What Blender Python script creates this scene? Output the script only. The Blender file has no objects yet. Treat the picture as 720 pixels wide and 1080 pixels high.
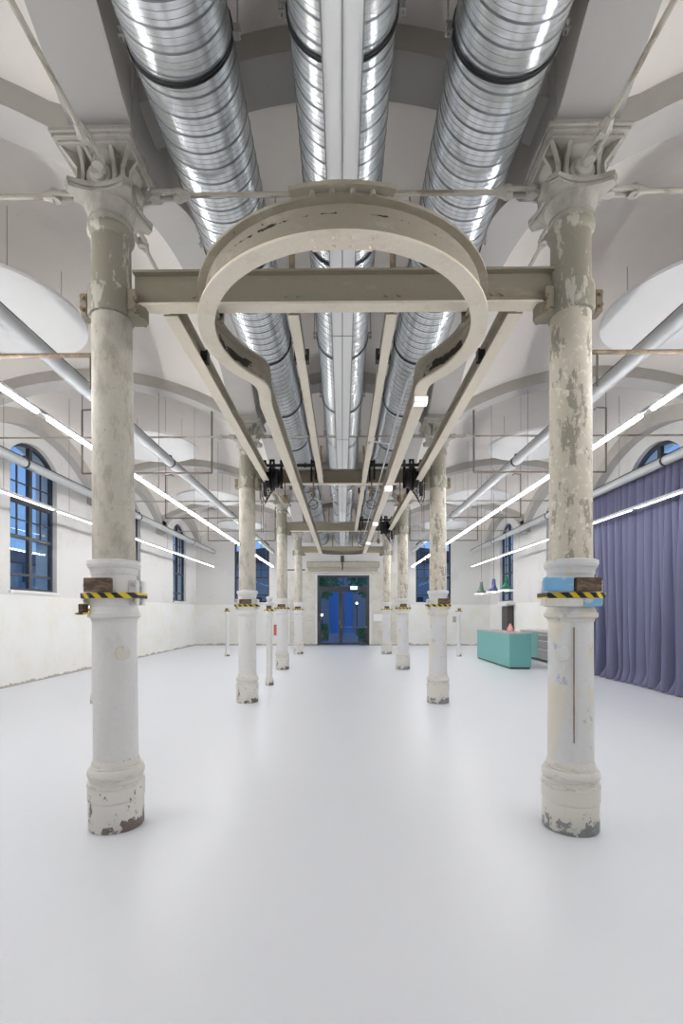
import bpy, math, random
from mathutils import Vector, Matrix
random.seed(7)
PI = math.pi
sc = bpy.context.scene
col = sc.collection

# ------------------------------------------------------------ camera, world, exposure
EYE, FPX = 1.5, 510.0
cam_d = bpy.data.cameras.new('camera')
cam_d.sensor_fit = 'HORIZONTAL'; cam_d.sensor_width = 24.0
cam_d.lens = FPX / 720 * 24.0
cam_d.shift_x = 5.0 / 720; cam_d.shift_y = 106.0 / 720
cam_d.clip_start = 0.05; cam_d.clip_end = 300
cam = bpy.data.objects.new('camera', cam_d); col.objects.link(cam)
cam.location = (0, 0, EYE); cam.rotation_euler = (PI / 2, 0, 0.0117)
sc.camera = cam

world = bpy.data.worlds.new('dusk_sky'); sc.world = world; world.use_nodes = True
wn = world.node_tree.nodes; wl = world.node_tree.links
wn.clear()
wo = wn.new('ShaderNodeOutputWorld'); wb = wn.new('ShaderNodeBackground')
wt = wn.new('ShaderNodeTexCoord'); ws = wn.new('ShaderNodeSeparateXYZ'); wr = wn.new('ShaderNodeValToRGB')
wl.new(wt.outputs['Generated'], ws.inputs[0]); wl.new(ws.outputs['Z'], wr.inputs[0])
wr.color_ramp.elements[0].position = 0.0; wr.color_ramp.elements[0].color = (0.30, 0.50, 0.88, 1)
wr.color_ramp.elements[1].position = 0.6; wr.color_ramp.elements[1].color = (0.10, 0.24, 0.62, 1)
wl.new(wr.outputs[0], wb.inputs[0]); wb.inputs[1].default_value = 1.15
wl.new(wb.outputs[0], wo.inputs[0])

sc.view_settings.view_transform = 'Standard'; sc.view_settings.look = 'None'
sc.view_settings.exposure = 0.0; sc.view_settings.gamma = 1.0
sc.view_settings.use_curve_mapping = False
LED_IN, LED_OUT = 86.0, 9.0          # emission of the inner and outer linear lamps

# ------------------------------------------------------------ layout of the hall (metres)
S = 4.708                                   # bay length
Y = [3.414 + S * i for i in range(-2, 4)]   # column lines; Y[2] is the nearest pair
Y1, Y2, Y3, Y4 = Y[2], Y[3], Y[4], Y[5]
YEND, YBACK = 22.1, Y[0]
CX, WX, AX = 1.6, 6.7, 4.15                 # column row, side wall, aisle centre

# ------------------------------------------------------------ materials
def new_mat(name):
    m = bpy.data.materials.new(name); m.use_nodes = True
    nt = m.node_tree; b = nt.nodes['Principled BSDF']
    return m, nt, b
def coords(nt, scale=(1, 1, 1), kind='Object'):
    tc = nt.nodes.new('ShaderNodeTexCoord'); mp = nt.nodes.new('ShaderNodeMapping')
    mp.inputs['Scale'].default_value = scale
    nt.links.new(tc.outputs[kind], mp.inputs[0]); return mp.outputs[0]
def noise(nt, vec, scale, detail=4, rough=0.55):
    n = nt.nodes.new('ShaderNodeTexNoise'); n.inputs['Scale'].default_value = scale
    n.inputs['Detail'].default_value = detail; n.inputs['Roughness'].default_value = rough
    nt.links.new(vec, n.inputs['Vector']); return n.outputs['Fac']
def ramp(nt, fac, p0, p1, c0=(0, 0, 0, 1), c1=(1, 1, 1, 1)):
    r = nt.nodes.new('ShaderNodeValToRGB')
    r.color_ramp.elements[0].position = p0; r.color_ramp.elements[1].position = p1
    r.color_ramp.elements[0].color = c0; r.color_ramp.elements[1].color = c1
    nt.links.new(fac, r.inputs[0]); return r.outputs[0]
def mix(nt, fac, a, b):
    m = nt.nodes.new('ShaderNodeMix'); m.data_type = 'RGBA'
    nt.links.new(fac, m.inputs[0])
    for s, v in ((m.inputs[6], a), (m.inputs[7], b)):
        if isinstance(v, (tuple, list)): s.default_value = (*v[:3], 1)
        else: nt.links.new(v, s)
    return m.outputs[2]
def bump(nt, b, fac, strength, dist=0.01):
    n = nt.nodes.new('ShaderNodeBump'); n.inputs['Strength'].default_value = strength
    n.inputs['Distance'].default_value = dist
    nt.links.new(fac, n.inputs['Height']); nt.links.new(n.outputs[0], b.inputs['Normal'])
def plain(name, c, rough=0.5, metal=0.0, emit=0.0, var=0.08):
    m, nt, b = new_mat(name)
    v = coords(nt); n = noise(nt, v, 9)
    lo = tuple(x * (1 - var) for x in c); hi = tuple(min(1, x * (1 + var)) for x in c)
    nt.links.new(mix(nt, n, lo, hi), b.inputs['Base Color'])
    b.inputs['Roughness'].default_value = rough; b.inputs['Metallic'].default_value = metal
    if emit:
        b.inputs['Emission Color'].default_value = (*c, 1); b.inputs['Emission Strength'].default_value = emit
    return m
def peeled(name, paint, under, p0, p1, scale=6, rough=0.6, stretch=(1, 1, 0.45), dirt=None, dirt_lo=.62, bumpd=0.004):
    """old paint over another coat: patches with a ragged outline, plus scattered dark stains"""
    m, nt, b = new_mat(name)
    v = coords(nt, stretch)
    big = noise(nt, v, scale, 8, 0.68)
    mask = ramp(nt, big, p0, p1)
    fine = noise(nt, coords(nt), 40, 3)
    pa = mix(nt, fine, tuple(x * .93 for x in paint), tuple(min(1, x * 1.05) for x in paint))
    c = mix(nt, mask, pa, under)
    if dirt:
        d = ramp(nt, noise(nt, coords(nt, (1, 1, .8)), scale * 2.3, 6, .7), dirt_lo, dirt_lo + .05)
        c = mix(nt, d, c, dirt)
    nt.links.new(c, b.inputs['Base Color']); b.inputs['Roughness'].default_value = rough
    bump(nt, b, mask, .5, bumpd)
    return m
def worn_foot(name, paint, under, zlim, soft=.12, flakes=.62):
    """painted iron, the paint flaked off near its lower edge"""
    m, nt, b = new_mat(name)
    tc = nt.nodes.new('ShaderNodeTexCoord'); sp = nt.nodes.new('ShaderNodeSeparateXYZ')
    nt.links.new(tc.outputs['Object'], sp.inputs[0])
    n = noise(nt, coords(nt), 9, 7, .7)
    ma = nt.nodes.new('ShaderNodeMath'); ma.operation = 'MULTIPLY_ADD'
    nt.links.new(sp.outputs['Z'], ma.inputs[0]); ma.inputs[1].default_value = 1.0 / soft; ma.inputs[2].default_value = -zlim / soft + 1.5
    ad = nt.nodes.new('ShaderNodeMath'); ad.operation = 'MULTIPLY_ADD'
    nt.links.new(n, ad.inputs[0]); ad.inputs[1].default_value = -3.0; nt.links.new(ma.outputs[0], ad.inputs[2])
    mask = ramp(nt, ad.outputs[0], .46, .54)
    n2 = ramp(nt, noise(nt, coords(nt, (1, 1, .6)), 11, 6, .7), flakes, flakes + .03)
    u2 = mix(nt, noise(nt, coords(nt), 30), under, tuple(x * .5 for x in under))
    c = mix(nt, mask, u2, mix(nt, n2, paint, u2))
    nt.links.new(c, b.inputs['Base Color']); b.inputs['Roughness'].default_value = .6
    bump(nt, b, mask, .6, .004)
    return m
def plaster(name, c, patch, stain, scale=.8, patch_at=.6, dado=None, rough=.85):
    m, nt, b = new_mat(name)
    v = coords(nt, (1, 1, 1), 'Object')
    n = noise(nt, v, scale, 8, .65)
    cc = mix(nt, ramp(nt, n, patch_at - .08, patch_at + .08), c, patch)
    if dado:
        tc = nt.nodes.new('ShaderNodeTexCoord'); sp = nt.nodes.new('ShaderNodeSeparateXYZ')
        nt.links.new(tc.outputs['Object'], sp.inputs[0])
        lt = nt.nodes.new('ShaderNodeMath'); lt.operation = 'LESS_THAN'; lt.inputs[1].default_value = dado[0]
        nt.links.new(sp.outputs['Z'], lt.inputs[0])
        lowc = mix(nt, ramp(nt, noise(nt, v, 1.3, 8, .7), .45, .62), dado[1], dado[2])
        cc = mix(nt, lt.outputs[0], cc, lowc)
        # a ragged damp line where the wall meets the floor
        ma = nt.nodes.new('ShaderNodeMath'); ma.operation = 'MULTIPLY_ADD'
        nt.links.new(sp.outputs['Z'], ma.inputs[0]); ma.inputs[1].default_value = -3.2
        nt.links.new(noise(nt, coords(nt, (1, 1, .5)), 2.2, 8, .7), ma.inputs[2])
        cc = mix(nt, ramp(nt, ma.outputs[0], .28, .36), cc, stain)
    s = ramp(nt, noise(nt, coords(nt, (1, 1, .6)), 4.5, 8, .75), .67, .72)
    cc = mix(nt, s, cc, stain)
    s2 = ramp(nt, noise(nt, coords(nt, (1, 1, .35)), 9, 9, .8), .655, .69)
    cc = mix(nt, s2, cc, tuple(.45 * a + .55 * q for a, q in zip(stain, c)))
    nt.links.new(cc, b.inputs['Base Color']); b.inputs['Roughness'].default_value = rough
    bump(nt, b, noise(nt, v, 14, 6, .7), .25, .01)
    return m
M = {}
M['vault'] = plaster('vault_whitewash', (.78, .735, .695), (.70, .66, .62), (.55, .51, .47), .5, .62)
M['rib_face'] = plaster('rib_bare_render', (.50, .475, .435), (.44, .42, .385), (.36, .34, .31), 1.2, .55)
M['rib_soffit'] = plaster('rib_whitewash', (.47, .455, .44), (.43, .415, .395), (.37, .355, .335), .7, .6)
M['wall'] = plaster('old_white_plaster', (.72, .71, .695), (.65, .635, .61), (.47, .43, .38), .9, .60,
                    dado=(1.86, (.83, .83, .815), (.80, .785, .72)))
M['stone'] = plaster('grey_stone_panel', (.68, .66, .60), (.60, .57, .50), (.42, .38, .33), 2.2, .55)
M['lintel'] = plaster('beige_lintel_paint', (.40, .37, .31), (.50, .47, .41), (.2, .18, .15), 3, .6)
def floor_mat():
    m, nt, b = new_mat('poured_grey_resin')
    n = noise(nt, coords(nt), .55, 6, .6)
    nt.links.new(mix(nt, n, (.735, .755, .80), (.765, .78, .825)), b.inputs['Base Color'])
    b.inputs['Roughness'].default_value = .34
    b.inputs['Specular IOR Level'].default_value = .35
    return m
M['floor'] = floor_mat()
M['iron_cream'] = peeled('cream_iron_paint', (.56, .525, .455), (.41, .38, .32), .47, .62, 13, dirt=(.34, .30, .24), dirt_lo=.62, bumpd=.0015)
M['iron_cream2'] = peeled('flaking_cream_paint', (.62, .57, .475), (.35, .32, .26), .535, .565, 10, stretch=(1, 1, .35), dirt=(.76, .72, .62), dirt_lo=.555, bumpd=.0015)
M['iron_grey'] = peeled('mottled_grey_paint', (.50, .475, .43), (.60, .58, .53), .50, .58, 10, dirt=(.33, .30, .26), dirt_lo=.64)
M['iron_olive'] = peeled('olive_iron_paint', (.31, .285, .23), (.56, .53, .46), .54, .58, 14, bumpd=.0015, stretch=(1, 1, .3), dirt=(.2, .17, .13), dirt_lo=.7)
M['iron_white'] = peeled('white_iron_paint', (.74, .735, .73), (.66, .64, .60), .56, .66, 6, dirt=(.40, .36, .31), dirt_lo=.70, bumpd=.001)
M['iron_white2'] = peeled('patched_white_paint', (.70, .705, .715), (.70, .665, .575), .50, .54, 5, dirt=(.46, .49, .54), dirt_lo=.62, bumpd=.001)
M['capital'] = peeled('capital_paint', (.42, .40, .355), (.34, .32, .28), .50, .60, 8, dirt=(.36, .22, .10), dirt_lo=.70, bumpd=.001)
M['moulding'] = peeled('dirty_moulding_paint', (.72, .70, .665), (.60, .56, .50), .52, .60, 7, stretch=(1, 1, 3), dirt=(.33, .27, .21), dirt_lo=.62, bumpd=.001)
M['foot_brown'] = worn_foot('worn_white_plinth', (.75, .73, .69), (.27, .22, .185), -.10, .25, .60)
M['foot_grey'] = worn_foot('worn_plinth_grey', (.72, .70, .64), (.36, .37, .37), -.03, .20, .68)
M['steel_olive'] = peeled('olive_steel_paint', (.29, .26, .195), (.37, .33, .255), .55, .65, 5, stretch=(.3, .3, 1), dirt=(.10, .08, .06), dirt_lo=.74)
def rail_mat():
    m = peeled('rail_web_paint', (.40, .36, .285), (.47, .43, .35), .52, .62, 4, stretch=(1, 1, 2), bumpd=.001)
    nt = m.node_tree; b = nt.nodes['Principled BSDF']; old = b.inputs['Base Color'].links[0].from_socket
    tc = nt.nodes.new('ShaderNodeTexCoord'); sp = nt.nodes.new('ShaderNodeSeparateXYZ'); nt.links.new(tc.outputs['Object'], sp.inputs[0])
    def mth(op, a, c):
        q = nt.nodes.new('ShaderNodeMath'); q.operation = op
        for i, v in enumerate((a, c)):
            if isinstance(v, (int, float)): q.inputs[i].default_value = v
            elif v is not None: nt.links.new(v, q.inputs[i])
        return q.outputs[0]
    # old grease where the trolley brakes into the loop, and a dirt line along the web
    gy = mth('SUBTRACT', 1.0, mth('DIVIDE', mth('ABSOLUTE', mth('SUBTRACT', sp.outputs['Y'], 3.82), None), .34))
    gz = mth('SUBTRACT', 1.0, mth('DIVIDE', mth('ABSOLUTE', mth('SUBTRACT', sp.outputs['Z'], 3.535), None), .05))
    g = mth('MULTIPLY', mth('MINIMUM', mth('MAXIMUM', gy, 0), mth('MAXIMUM', gz, 0)), .42)
    lz = mth('MULTIPLY', mth('MAXIMUM', mth('SUBTRACT', 1.0, mth('DIVIDE', mth('ABSOLUTE', mth('SUBTRACT', sp.outputs['Z'], 3.566), None), .012)), 0), .16)
    n = noise(nt, coords(nt, (1, 1, 1.6)), 9, 7, .7)
    f = mth('ADD', n, mth('MAXIMUM', g, lz))
    nt.links.new(mix(nt, ramp(nt, f, .66, .69), old, (.03, .025, .02)), b.inputs['Base Color'])
    return m
M['rail_olive'] = rail_mat()
M['steel_cream'] = peeled('cream_steel_paint', (.90, .82, .68), (.84, .755, .61), .55, .65, 6, stretch=(1, 1, 1), dirt=(.40, .36, .29), dirt_lo=.73)
M['rust'] = peeled('rusty_iron', (.20, .15, .10), (.34, .25, .16), .48, .58, 14)
M['rod'] = peeled('worn_rod_paint', (.44, .41, .35), (.26, .22, .17), .52, .58, 12, stretch=(.2, 1, 1))
M['rod_y'] = peeled('worn_rod_paint_long', (.44, .41, .35), (.26, .22, .17), .52, .58, 12, stretch=(1, .2, 1))
M['brown_pipe'] = plain('brown_conduit', (.16, .13, .105), .5)
M['black_iron'] = plain('black_oiled_iron', (.012, .011, .011), .45, .3)
M['dark_steel'] = plain('dark_steel', (.06, .06, .06), .4, .6)
M['frame'] = plain('anthracite_frame', (.045, .05, .06), .45)
M['white_paint'] = plain('white_powder_coat', (.80, .80, .79), .4, var=.02)
M['trunk'] = plain('white_sheet_trunking', (.86, .865, .865), .4, 0, var=.01)
M['seam'] = plain('trunking_seam', (.30, .31, .32), .5)
M['aluminium'] = plain('grey_aluminium_tube', (.47, .485, .495), .5, .2, var=.03)
M['rubber'] = plain('black_rubber_band', (.02, .02, .022), .55)
M['disc'] = plain('white_acoustic_felt', (.80, .80, .80), .95, var=.01)
M['wire'] = plain('thin_steel_wire', (.30, .29, .28), .4, .6)
M['led_in'] = plain('lit_diffuser', (1.0, .99, .975), .5, emit=LED_IN, var=.0)
M['led_out'] = plain('dimmed_diffuser', (1.0, .99, .975), .5, emit=LED_OUT, var=.0)
M['lamp_glow'] = plain('small_lamp_face', (1.0, .98, .95), .5, emit=.9, var=.0)
M['pendant_glow'] = plain('pendant_bulb', (1.0, .95, .86), .5, emit=14, var=.0)
M['sign_glow'] = plain('lit_sign_face', (.80, 1.0, .93), .5, emit=.75, var=.0)
M['sign_green'] = plain('sign_green', (.02, .42, .22), .5, emit=.6)
M['teal'] = plain('teal_laminate', (.175, .44, .425), .45, var=.03)
M['counter_top'] = plain('grey_worktop', (.44, .40, .385), .4)
M['stainless'] = plain('stainless_steel', (.38, .37, .36), .3, .9)
M['dark_door'] = plain('dark_door_paint', (.05, .045, .045), .5)
M['blue_paint'] = peeled('blue_chipped_paint', (.20, .44, .70), (.50, .52, .54), .55, .6, 9, stretch=(1, 1, 1), dirt=(.25, .2, .16), dirt_lo=.70)
M['brown_block'] = peeled('brown_rusty_plate', (.085, .052, .032), (.20, .13, .08), .52, .6, 9, stretch=(1, 1, 2.5), dirt=(.35, .28, .2), dirt_lo=.72)
M['green_shade'] = plain('green_enamel', (.01, .16, .09), .25)
M['blue_shade'] = plain('blue_enamel', (.07, .09, .26), .25)
M['grey_green_shade'] = plain('dull_green_enamel', (.09, .16, .12), .25)
M['pink'] = plain('pink_plastic', (.75, .36, .36), .4)
M['paper'] = plain('white_paper', (.88, .88, .87), .8, var=.02)
M['red_sign'] = plain('red_sign_print', (.62, .13, .13), .6)
M['leaf'] = plain('leaf_green', (.10, .30, .07), .6, var=.5)
M['bark'] = plain('bark', (.08, .06, .045), .9)
M['paving'] = plain('yard_paving', (.30, .31, .33), .8, var=.2)
M['facade'] = plain('facade_render', (.42, .42, .42), .9)
M['roof'] = plain('dark_roof_tile', (.10, .08, .075), .8)
M['blue_door'] = plain('blue_steel_gate', (.05, .32, .72), .5)
M['cable'] = plain('black_cable', (.02, .02, .02), .5)
def duct_mat():
    m, nt, b = new_mat('galvanised_spiral_sheet')
    v = coords(nt)
    nt.links.new(ramp(nt, noise(nt, coords(nt, (1, 4, 1)), 5, 4, .6), .35, .65, (.70, .74, .76, 1), (.88, .91, .93, 1)), b.inputs['Base Color'])
    b.inputs['Metallic'].default_value = .78
    b.inputs['Roughness'].default_value = .26
    bump(nt, b, noise(nt, coords(nt, (1, 3.5, 1)), 4.5, 2), .16, .012)
    return m
M['duct'] = duct_mat()
M['duct_seam'] = plain('duct_lock_seam', (.30, .32, .335), .4, .9)
def glass_mat():
    m = bpy.data.materials.new('window_glass'); m.use_nodes = True; nt = m.node_tree; nt.nodes.clear()
    o = nt.nodes.new('ShaderNodeOutputMaterial'); mx = nt.nodes.new('ShaderNodeMixShader')
    tr = nt.nodes.new('ShaderNodeBsdfTransparent'); tr.inputs[0].default_value = (.84, .92, .95, 1)
    gl = nt.nodes.new('ShaderNodeBsdfGlossy'); gl.inputs['Roughness'].default_value = .02
    lw = nt.nodes.new('ShaderNodeLayerWeight'); lw.inputs[0].default_value = .5
    pw = nt.nodes.new('ShaderNodeMath'); pw.operation = 'POWER'; pw.inputs[1].default_value = 4.0
    nt.links.new(lw.outputs['Facing'], pw.inputs[0])
    fr = nt.nodes.new('ShaderNodeMath'); fr.operation = 'MULTIPLY_ADD'; fr.inputs[1].default_value = .6; fr.inputs[2].default_value = .035
    nt.links.new(pw.outputs[0], fr.inputs[0])
    nt.links.new(fr.outputs[0], mx.inputs[0]); nt.links.new(tr.outputs[0], mx.inputs[1]); nt.links.new(gl.outputs[0], mx.inputs[2])
    nt.links.new(mx.outputs[0], o.inputs[0]); return m
M['glass'] = glass_mat()
def tape_mat():
    m, nt, b = new_mat('hazard_tape_print')
    tc = nt.nodes.new('ShaderNodeTexCoord'); sp = nt.nodes.new('ShaderNodeSeparateXYZ')
    nt.links.new(tc.outputs['Object'], sp.inputs[0])
    a = nt.nodes.new('ShaderNodeMath'); a.operation = 'ADD'
    nt.links.new(sp.outputs['X'], a.inputs[0]); nt.links.new(sp.outputs['Z'], a.inputs[1])
    d = nt.nodes.new('ShaderNodeMath'); d.operation = 'MULTIPLY'; d.inputs[1].default_value = 11.0
    nt.links.new(a.outputs[0], d.inputs[0])
    f = nt.nodes.new('ShaderNodeMath'); f.operation = 'FRACT'; nt.links.new(d.outputs[0], f.inputs[0])
    g = nt.nodes.new('ShaderNodeMath'); g.operation = 'GREATER_THAN'; g.inputs[1].default_value = .5
    nt.links.new(f.outputs[0], g.inputs[0])
    nt.links.new(mix(nt, g.outputs[0], (.78, .58, .02), (.015, .014, .012)), b.inputs['Base Color'])
    b.inputs['Roughness'].default_value = .45; return m
M['tape'] = tape_mat()
def curtain_mat():
    m, nt, b = new_mat('lavender_grey_velvet')
    n = noise(nt, coords(nt, (1, 1, .2)), 3, 5)
    nt.links.new(mix(nt, n, (.105, .11, .195), (.145, .15, .255)), b.inputs['Base Color'])
    b.inputs['Roughness'].default_value = .75
    b.inputs['Sheen Weight'].default_value = .12; b.inputs['Sheen Roughness'].default_value = .4
    return m
M['curtain'] = curtain_mat()

# ------------------------------------------------------------ mesh helpers
class MB:
    def __init__(s): s.v = []; s.f = []; s.m = []; s.sm = []
    def add(s, vs, fs, mi=0, smooth=False):
        b = len(s.v); s.v += [tuple(p) for p in vs]
        for f in fs: s.f.append(tuple(b + i for i in f)); s.m.append(mi); s.sm.append(smooth)
        return s
    def box(s, x0, x1, y0, y1, z0, z1, mi=0, bev=0.0):
        x0, x1 = min(x0, x1), max(x0, x1); y0, y1 = min(y0, y1), max(y0, y1); z0, z1 = min(z0, z1), max(z0, z1)
        if bev:
            b = min(bev, (x1 - x0) / 2.01, (y1 - y0) / 2.01, (z1 - z0) / 2.01)
            vs = []; idx = {}
            for ix, X in ((0, x0), (1, x1)):
                for iy, Yv in ((0, y0), (1, y1)):
                    for iz, Z in ((0, z0), (1, z1)):
                        sx, sy, sz = (b if ix == 0 else -b), (b if iy == 0 else -b), (b if iz == 0 else -b)
                        idx[ix, iy, iz, 'x'] = len(vs); vs.append((X, Yv + sy, Z + sz))
                        idx[ix, iy, iz, 'y'] = len(vs); vs.append((X + sx, Yv, Z + sz))
                        idx[ix, iy, iz, 'z'] = len(vs); vs.append((X + sx, Yv + sy, Z))
            fs = []
            def q(*k): fs.append([idx[a] for a in k])
            for i in (0, 1):
                q((i, 0, 0, 'x'), (i, 1, 0, 'x'), (i, 1, 1, 'x'), (i, 0, 1, 'x')) if i else q((i, 0, 0, 'x'), (i, 0, 1, 'x'), (i, 1, 1, 'x'), (i, 1, 0, 'x'))
                q((0, i, 0, 'y'), (0, i, 1, 'y'), (1, i, 1, 'y'), (1, i, 0, 'y')) if i else q((0, i, 0, 'y'), (1, i, 0, 'y'), (1, i, 1, 'y'), (0, i, 1, 'y'))
                q((0, 0, i, 'z'), (1, 0, i, 'z'), (1, 1, i, 'z'), (0, 1, i, 'z')) if i else q((0, 0, i, 'z'), (0, 1, i, 'z'), (1, 1, i, 'z'), (1, 0, i, 'z'))
            for i in (0, 1):
                for j in (0, 1):
                    q((i, j, 0, 'x'), (i, j, 1, 'x'), (i, j, 1, 'y'), (i, j, 0, 'y'))
                    q((i, 0, j, 'x'), (i, 1, j, 'x'), (i, 1, j, 'z'), (i, 0, j, 'z'))
                    q((0, i, j, 'y'), (1, i, j, 'y'), (1, i, j, 'z'), (0, i, j, 'z'))
                    for k in (0, 1): q((i, j, k, 'x'), (i, j, k, 'y'), (i, j, k, 'z'))
            return s.add(vs, fs, mi)
        vs = [(x, y, z) for x in (x0, x1) for y in (y0, y1) for z in (z0, z1)]
        return s.add(vs, [(0, 1, 3, 2), (4, 6, 7, 5), (0, 4, 5, 1), (2, 3, 7, 6), (0, 2, 6, 4), (1, 5, 7, 3)], mi)
    def tube(s, pts, r, n=10, mi=0, cap=True, smooth=True, closed=False):
        """round bar along a polyline; r a number or one per point"""
        P = [Vector(p) for p in pts]; N = len(P)
        rs = r if isinstance(r, (list, tuple)) else [r] * N
        vs = []; up = None
        for i in range(N):
            if closed: t = (P[(i + 1) % N] - P[i - 1])
            else: t = (P[min(i + 1, N - 1)] - P[max(i - 1, 0)])
            t.normalize()
            if up is None:
                up = Vector((0, 0, 1)) if abs(t.z) < .9 else Vector((1, 0, 0))
            a = t.cross(up); a.normalize(); b = a.cross(t); up = b
            for k in range(n):
                an = 2 * PI * k / n
                vs.append(P[i] + (a * math.cos(an) + b * math.sin(an)) * rs[i])
        fs = []
        for i in range(N if closed else N - 1):
            j = (i + 1) % N
            for k in range(n):
                fs.append((i * n + k, i * n + (k + 1) % n, j * n + (k + 1) % n, j * n + k))
        s.add(vs, fs, mi, smooth)
        if cap and not closed:
            b0 = len(s.v) - len(vs)
            s.f.append(tuple(b0 + k for k in range(n))[::-1]); s.m.append(mi); s.sm.append(False)
            s.f.append(tuple(b0 + (N - 1) * n + k for k in range(n))); s.m.append(mi); s.sm.append(False)
        return s
    def lathe(s, prof, n=36, cx=0, cy=0, mi=0, smooth=True, cap=True):
        vs = []; fs = []
        for (r, z) in prof:
            for k in range(n):
                a = 2 * PI * k / n; vs.append((cx + r * math.cos(a), cy + r * math.sin(a), z))
        for i in range(len(prof) - 1):
            for k in range(n):
                fs.append((i * n + k, i * n + (k + 1) % n, (i + 1) * n + (k + 1) % n, (i + 1) * n + k))
        b0 = len(s.v); s.add(vs, fs, mi, smooth)
        if cap:
            s.f.append(tuple(b0 + k for k in range(n))[::-1]); s.m.append(mi); s.sm.append(False)
            s.f.append(tuple(b0 + (len(prof) - 1) * n + k for k in range(n))); s.m.append(mi); s.sm.append(False)
        return s
    def prism(s, poly, z0, z1, mi=0, smooth=False):
        n = len(poly)
        vs = [(x, y, z0) for x, y in poly] + [(x, y, z1) for x, y in poly]
        fs = [tuple(range(n))[::-1], tuple(range(n, 2 * n))]
        fs += [(i, (i + 1) % n, n + (i + 1) % n, n + i) for i in range(n)]
        return s.add(vs, fs, mi, smooth)
    def xform(s, mat):
        s.v = [tuple(mat @ Vector(p)) for p in s.v]; return s
    def build(s, name, mats, parent=None, loc=None):
        me = bpy.data.meshes.new(name); me.from_pydata(s.v, [], s.f)
        if not isinstance(mats, (list, tuple)): mats = [mats]
        for m in mats: me.materials.append(m)
        me.polygons.foreach_set('material_index', s.m); me.polygons.foreach_set('use_smooth', s.sm)
        me.validate(); me.update()
        try: me.set_sharp_from_angle(angle=math.radians(32))
        except Exception: pass
        o = bpy.data.objects.new(name, me); col.objects.link(o)
        if loc: o.location = loc
        if parent: o.parent = parent
        return o
def empty(name, loc=(0, 0, 0), rz=0):
    o = bpy.data.objects.new(name, None); col.objects.link(o); o.empty_display_size = .1
    o.location = loc; o.rotation_euler = (0, 0, rz); return o
def tag(o, label=None, cat=None, group=None, kind=None):
    if label: o['label'] = label
    if cat: o['category'] = cat
    if group: o['group'] = group
    if kind: o['kind'] = kind
    return o
KIDS = {}
def copy_tree(o, parent=None):
    c = o.copy(); col.objects.link(c); c.parent = parent
    for ch in [k for k in list(bpy.data.objects) if k.parent == o]: copy_tree(ch, c)
    return c
def I_section(w, z0, z1, tf, tw, uw=None):
    """outline of an I-beam: (offset, z, material of the edge that starts here); 0 web/top paint, 1 underside"""
    h = w / 2; t = tw / 2
    return [(-h, z0, 1), (h, z0, 1), (h, z0 + tf, 0), (t, z0 + tf, 0), (t, z1 - tf, 0), (h, z1 - tf, 0),
            (h, z1, 0), (-h, z1, 0), (-h, z1 - tf, 0), (-t, z1 - tf, 0), (-t, z0 + tf, 0), (-h, z0 + tf, 1)]
def sweep(mb, path, sec, closed=False):
    """a section swept along a level path of (x, y)"""
    n = len(path); k = len(sec); vs = []
    for i, (x, y) in enumerate(path):
        a = path[i - 1] if (i or closed) else path[0]; b = path[(i + 1) % n] if (i < n - 1 or closed) else path[-1]
        tx, ty = b[0] - a[0], b[1] - a[1]; L = math.hypot(tx, ty); nx, ny = ty / L, -tx / L
        for (o, z, m) in sec: vs.append((x + nx * o, y + ny * o, z))
    b0 = len(mb.v); mb.v += vs
    for i in range(n if closed else n - 1):
        j = (i + 1) % n
        for q in range(k):
            r = (q + 1) % k
            mb.f.append((b0 + i * k + q, b0 + j * k + q, b0 + j * k + r, b0 + i * k + r)); mb.m.append(sec[q][2]); mb.sm.append(n > 4)
    if not closed:
        mb.f.append(tuple(b0 + q for q in range(k))); mb.m.append(0); mb.sm.append(False)
        mb.f.append(tuple(b0 + (n - 1) * k + q for q in range(k))[::-1]); mb.m.append(0); mb.sm.append(False)
    return mb

# ------------------------------------------------------------ the setting: floor, walls, vaults
tag(MB().box(-WX - .5, WX + .5, YBACK - .3, YEND + .5, -.2, 0).build('floor', M['floor']), 'glossy pale grey poured resin floor of the whole hall', kind='structure')

def arch_pts(u0, u1, zs, zc, n=14):
    """segmental arch from (u0, zs) over the crown zc to (u1, zs)"""
    hw = (u1 - u0) / 2; rise = zc - zs; R = (hw * hw + rise * rise) / (2 * rise); out = []
    for i in range(n + 1):
        u = -hw + 2 * hw * i / n
        out.append((u0 + hw + u, zc - (R - math.sqrt(max(0, R * R - u * u)))))
    return out
def wall_mesh(u0, u1, ztop, thick, openings, place):
    """wall in the (u, z) plane with openings (ua, ub, sill, spring, crown); place(u, t, z) -> xyz, t = depth into the wall"""
    mb = MB()
    def poly(pts):
        for t, rev in ((0, False), (thick, True)):
            vs = [place(u, t, z) for u, z in pts]
            mb.add(vs, [tuple(range(len(vs)))[::-1] if rev else tuple(range(len(vs)))])
    def strip(pts):
        vs = [place(u, 0, z) for u, z in pts] + [place(u, thick, z) for u, z in pts]; n = len(pts)
        mb.add(vs, [(i, i + 1, n + i + 1, n + i) for i in range(n - 1)])
    cur = u0
    for (a, b, sill, spring, crown) in sorted(openings):
        poly([(cur, 0), (a, 0), (a, ztop), (cur, ztop)])
        if sill > 0: poly([(a, 0), (b, 0), (b, sill), (a, sill)])
        arc = arch_pts(a, b, spring, crown) if crown > spring else [(a, spring), (b, spring)]
        for i in range(len(arc) - 1):
            poly([arc[i], arc[i + 1], (arc[i + 1][0], ztop), (arc[i][0], ztop)])
        strip([(a, sill)] + arc + [(b, sill)])
        if sill > 0: strip([(a, sill), (b, sill)])
        cur = b
    poly([(cur, 0), (u1, 0), (u1, ztop), (cur, ztop)])
    return mb
ZTOP = 6.9
WW = .80                                     # half width of the tall windows
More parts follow.
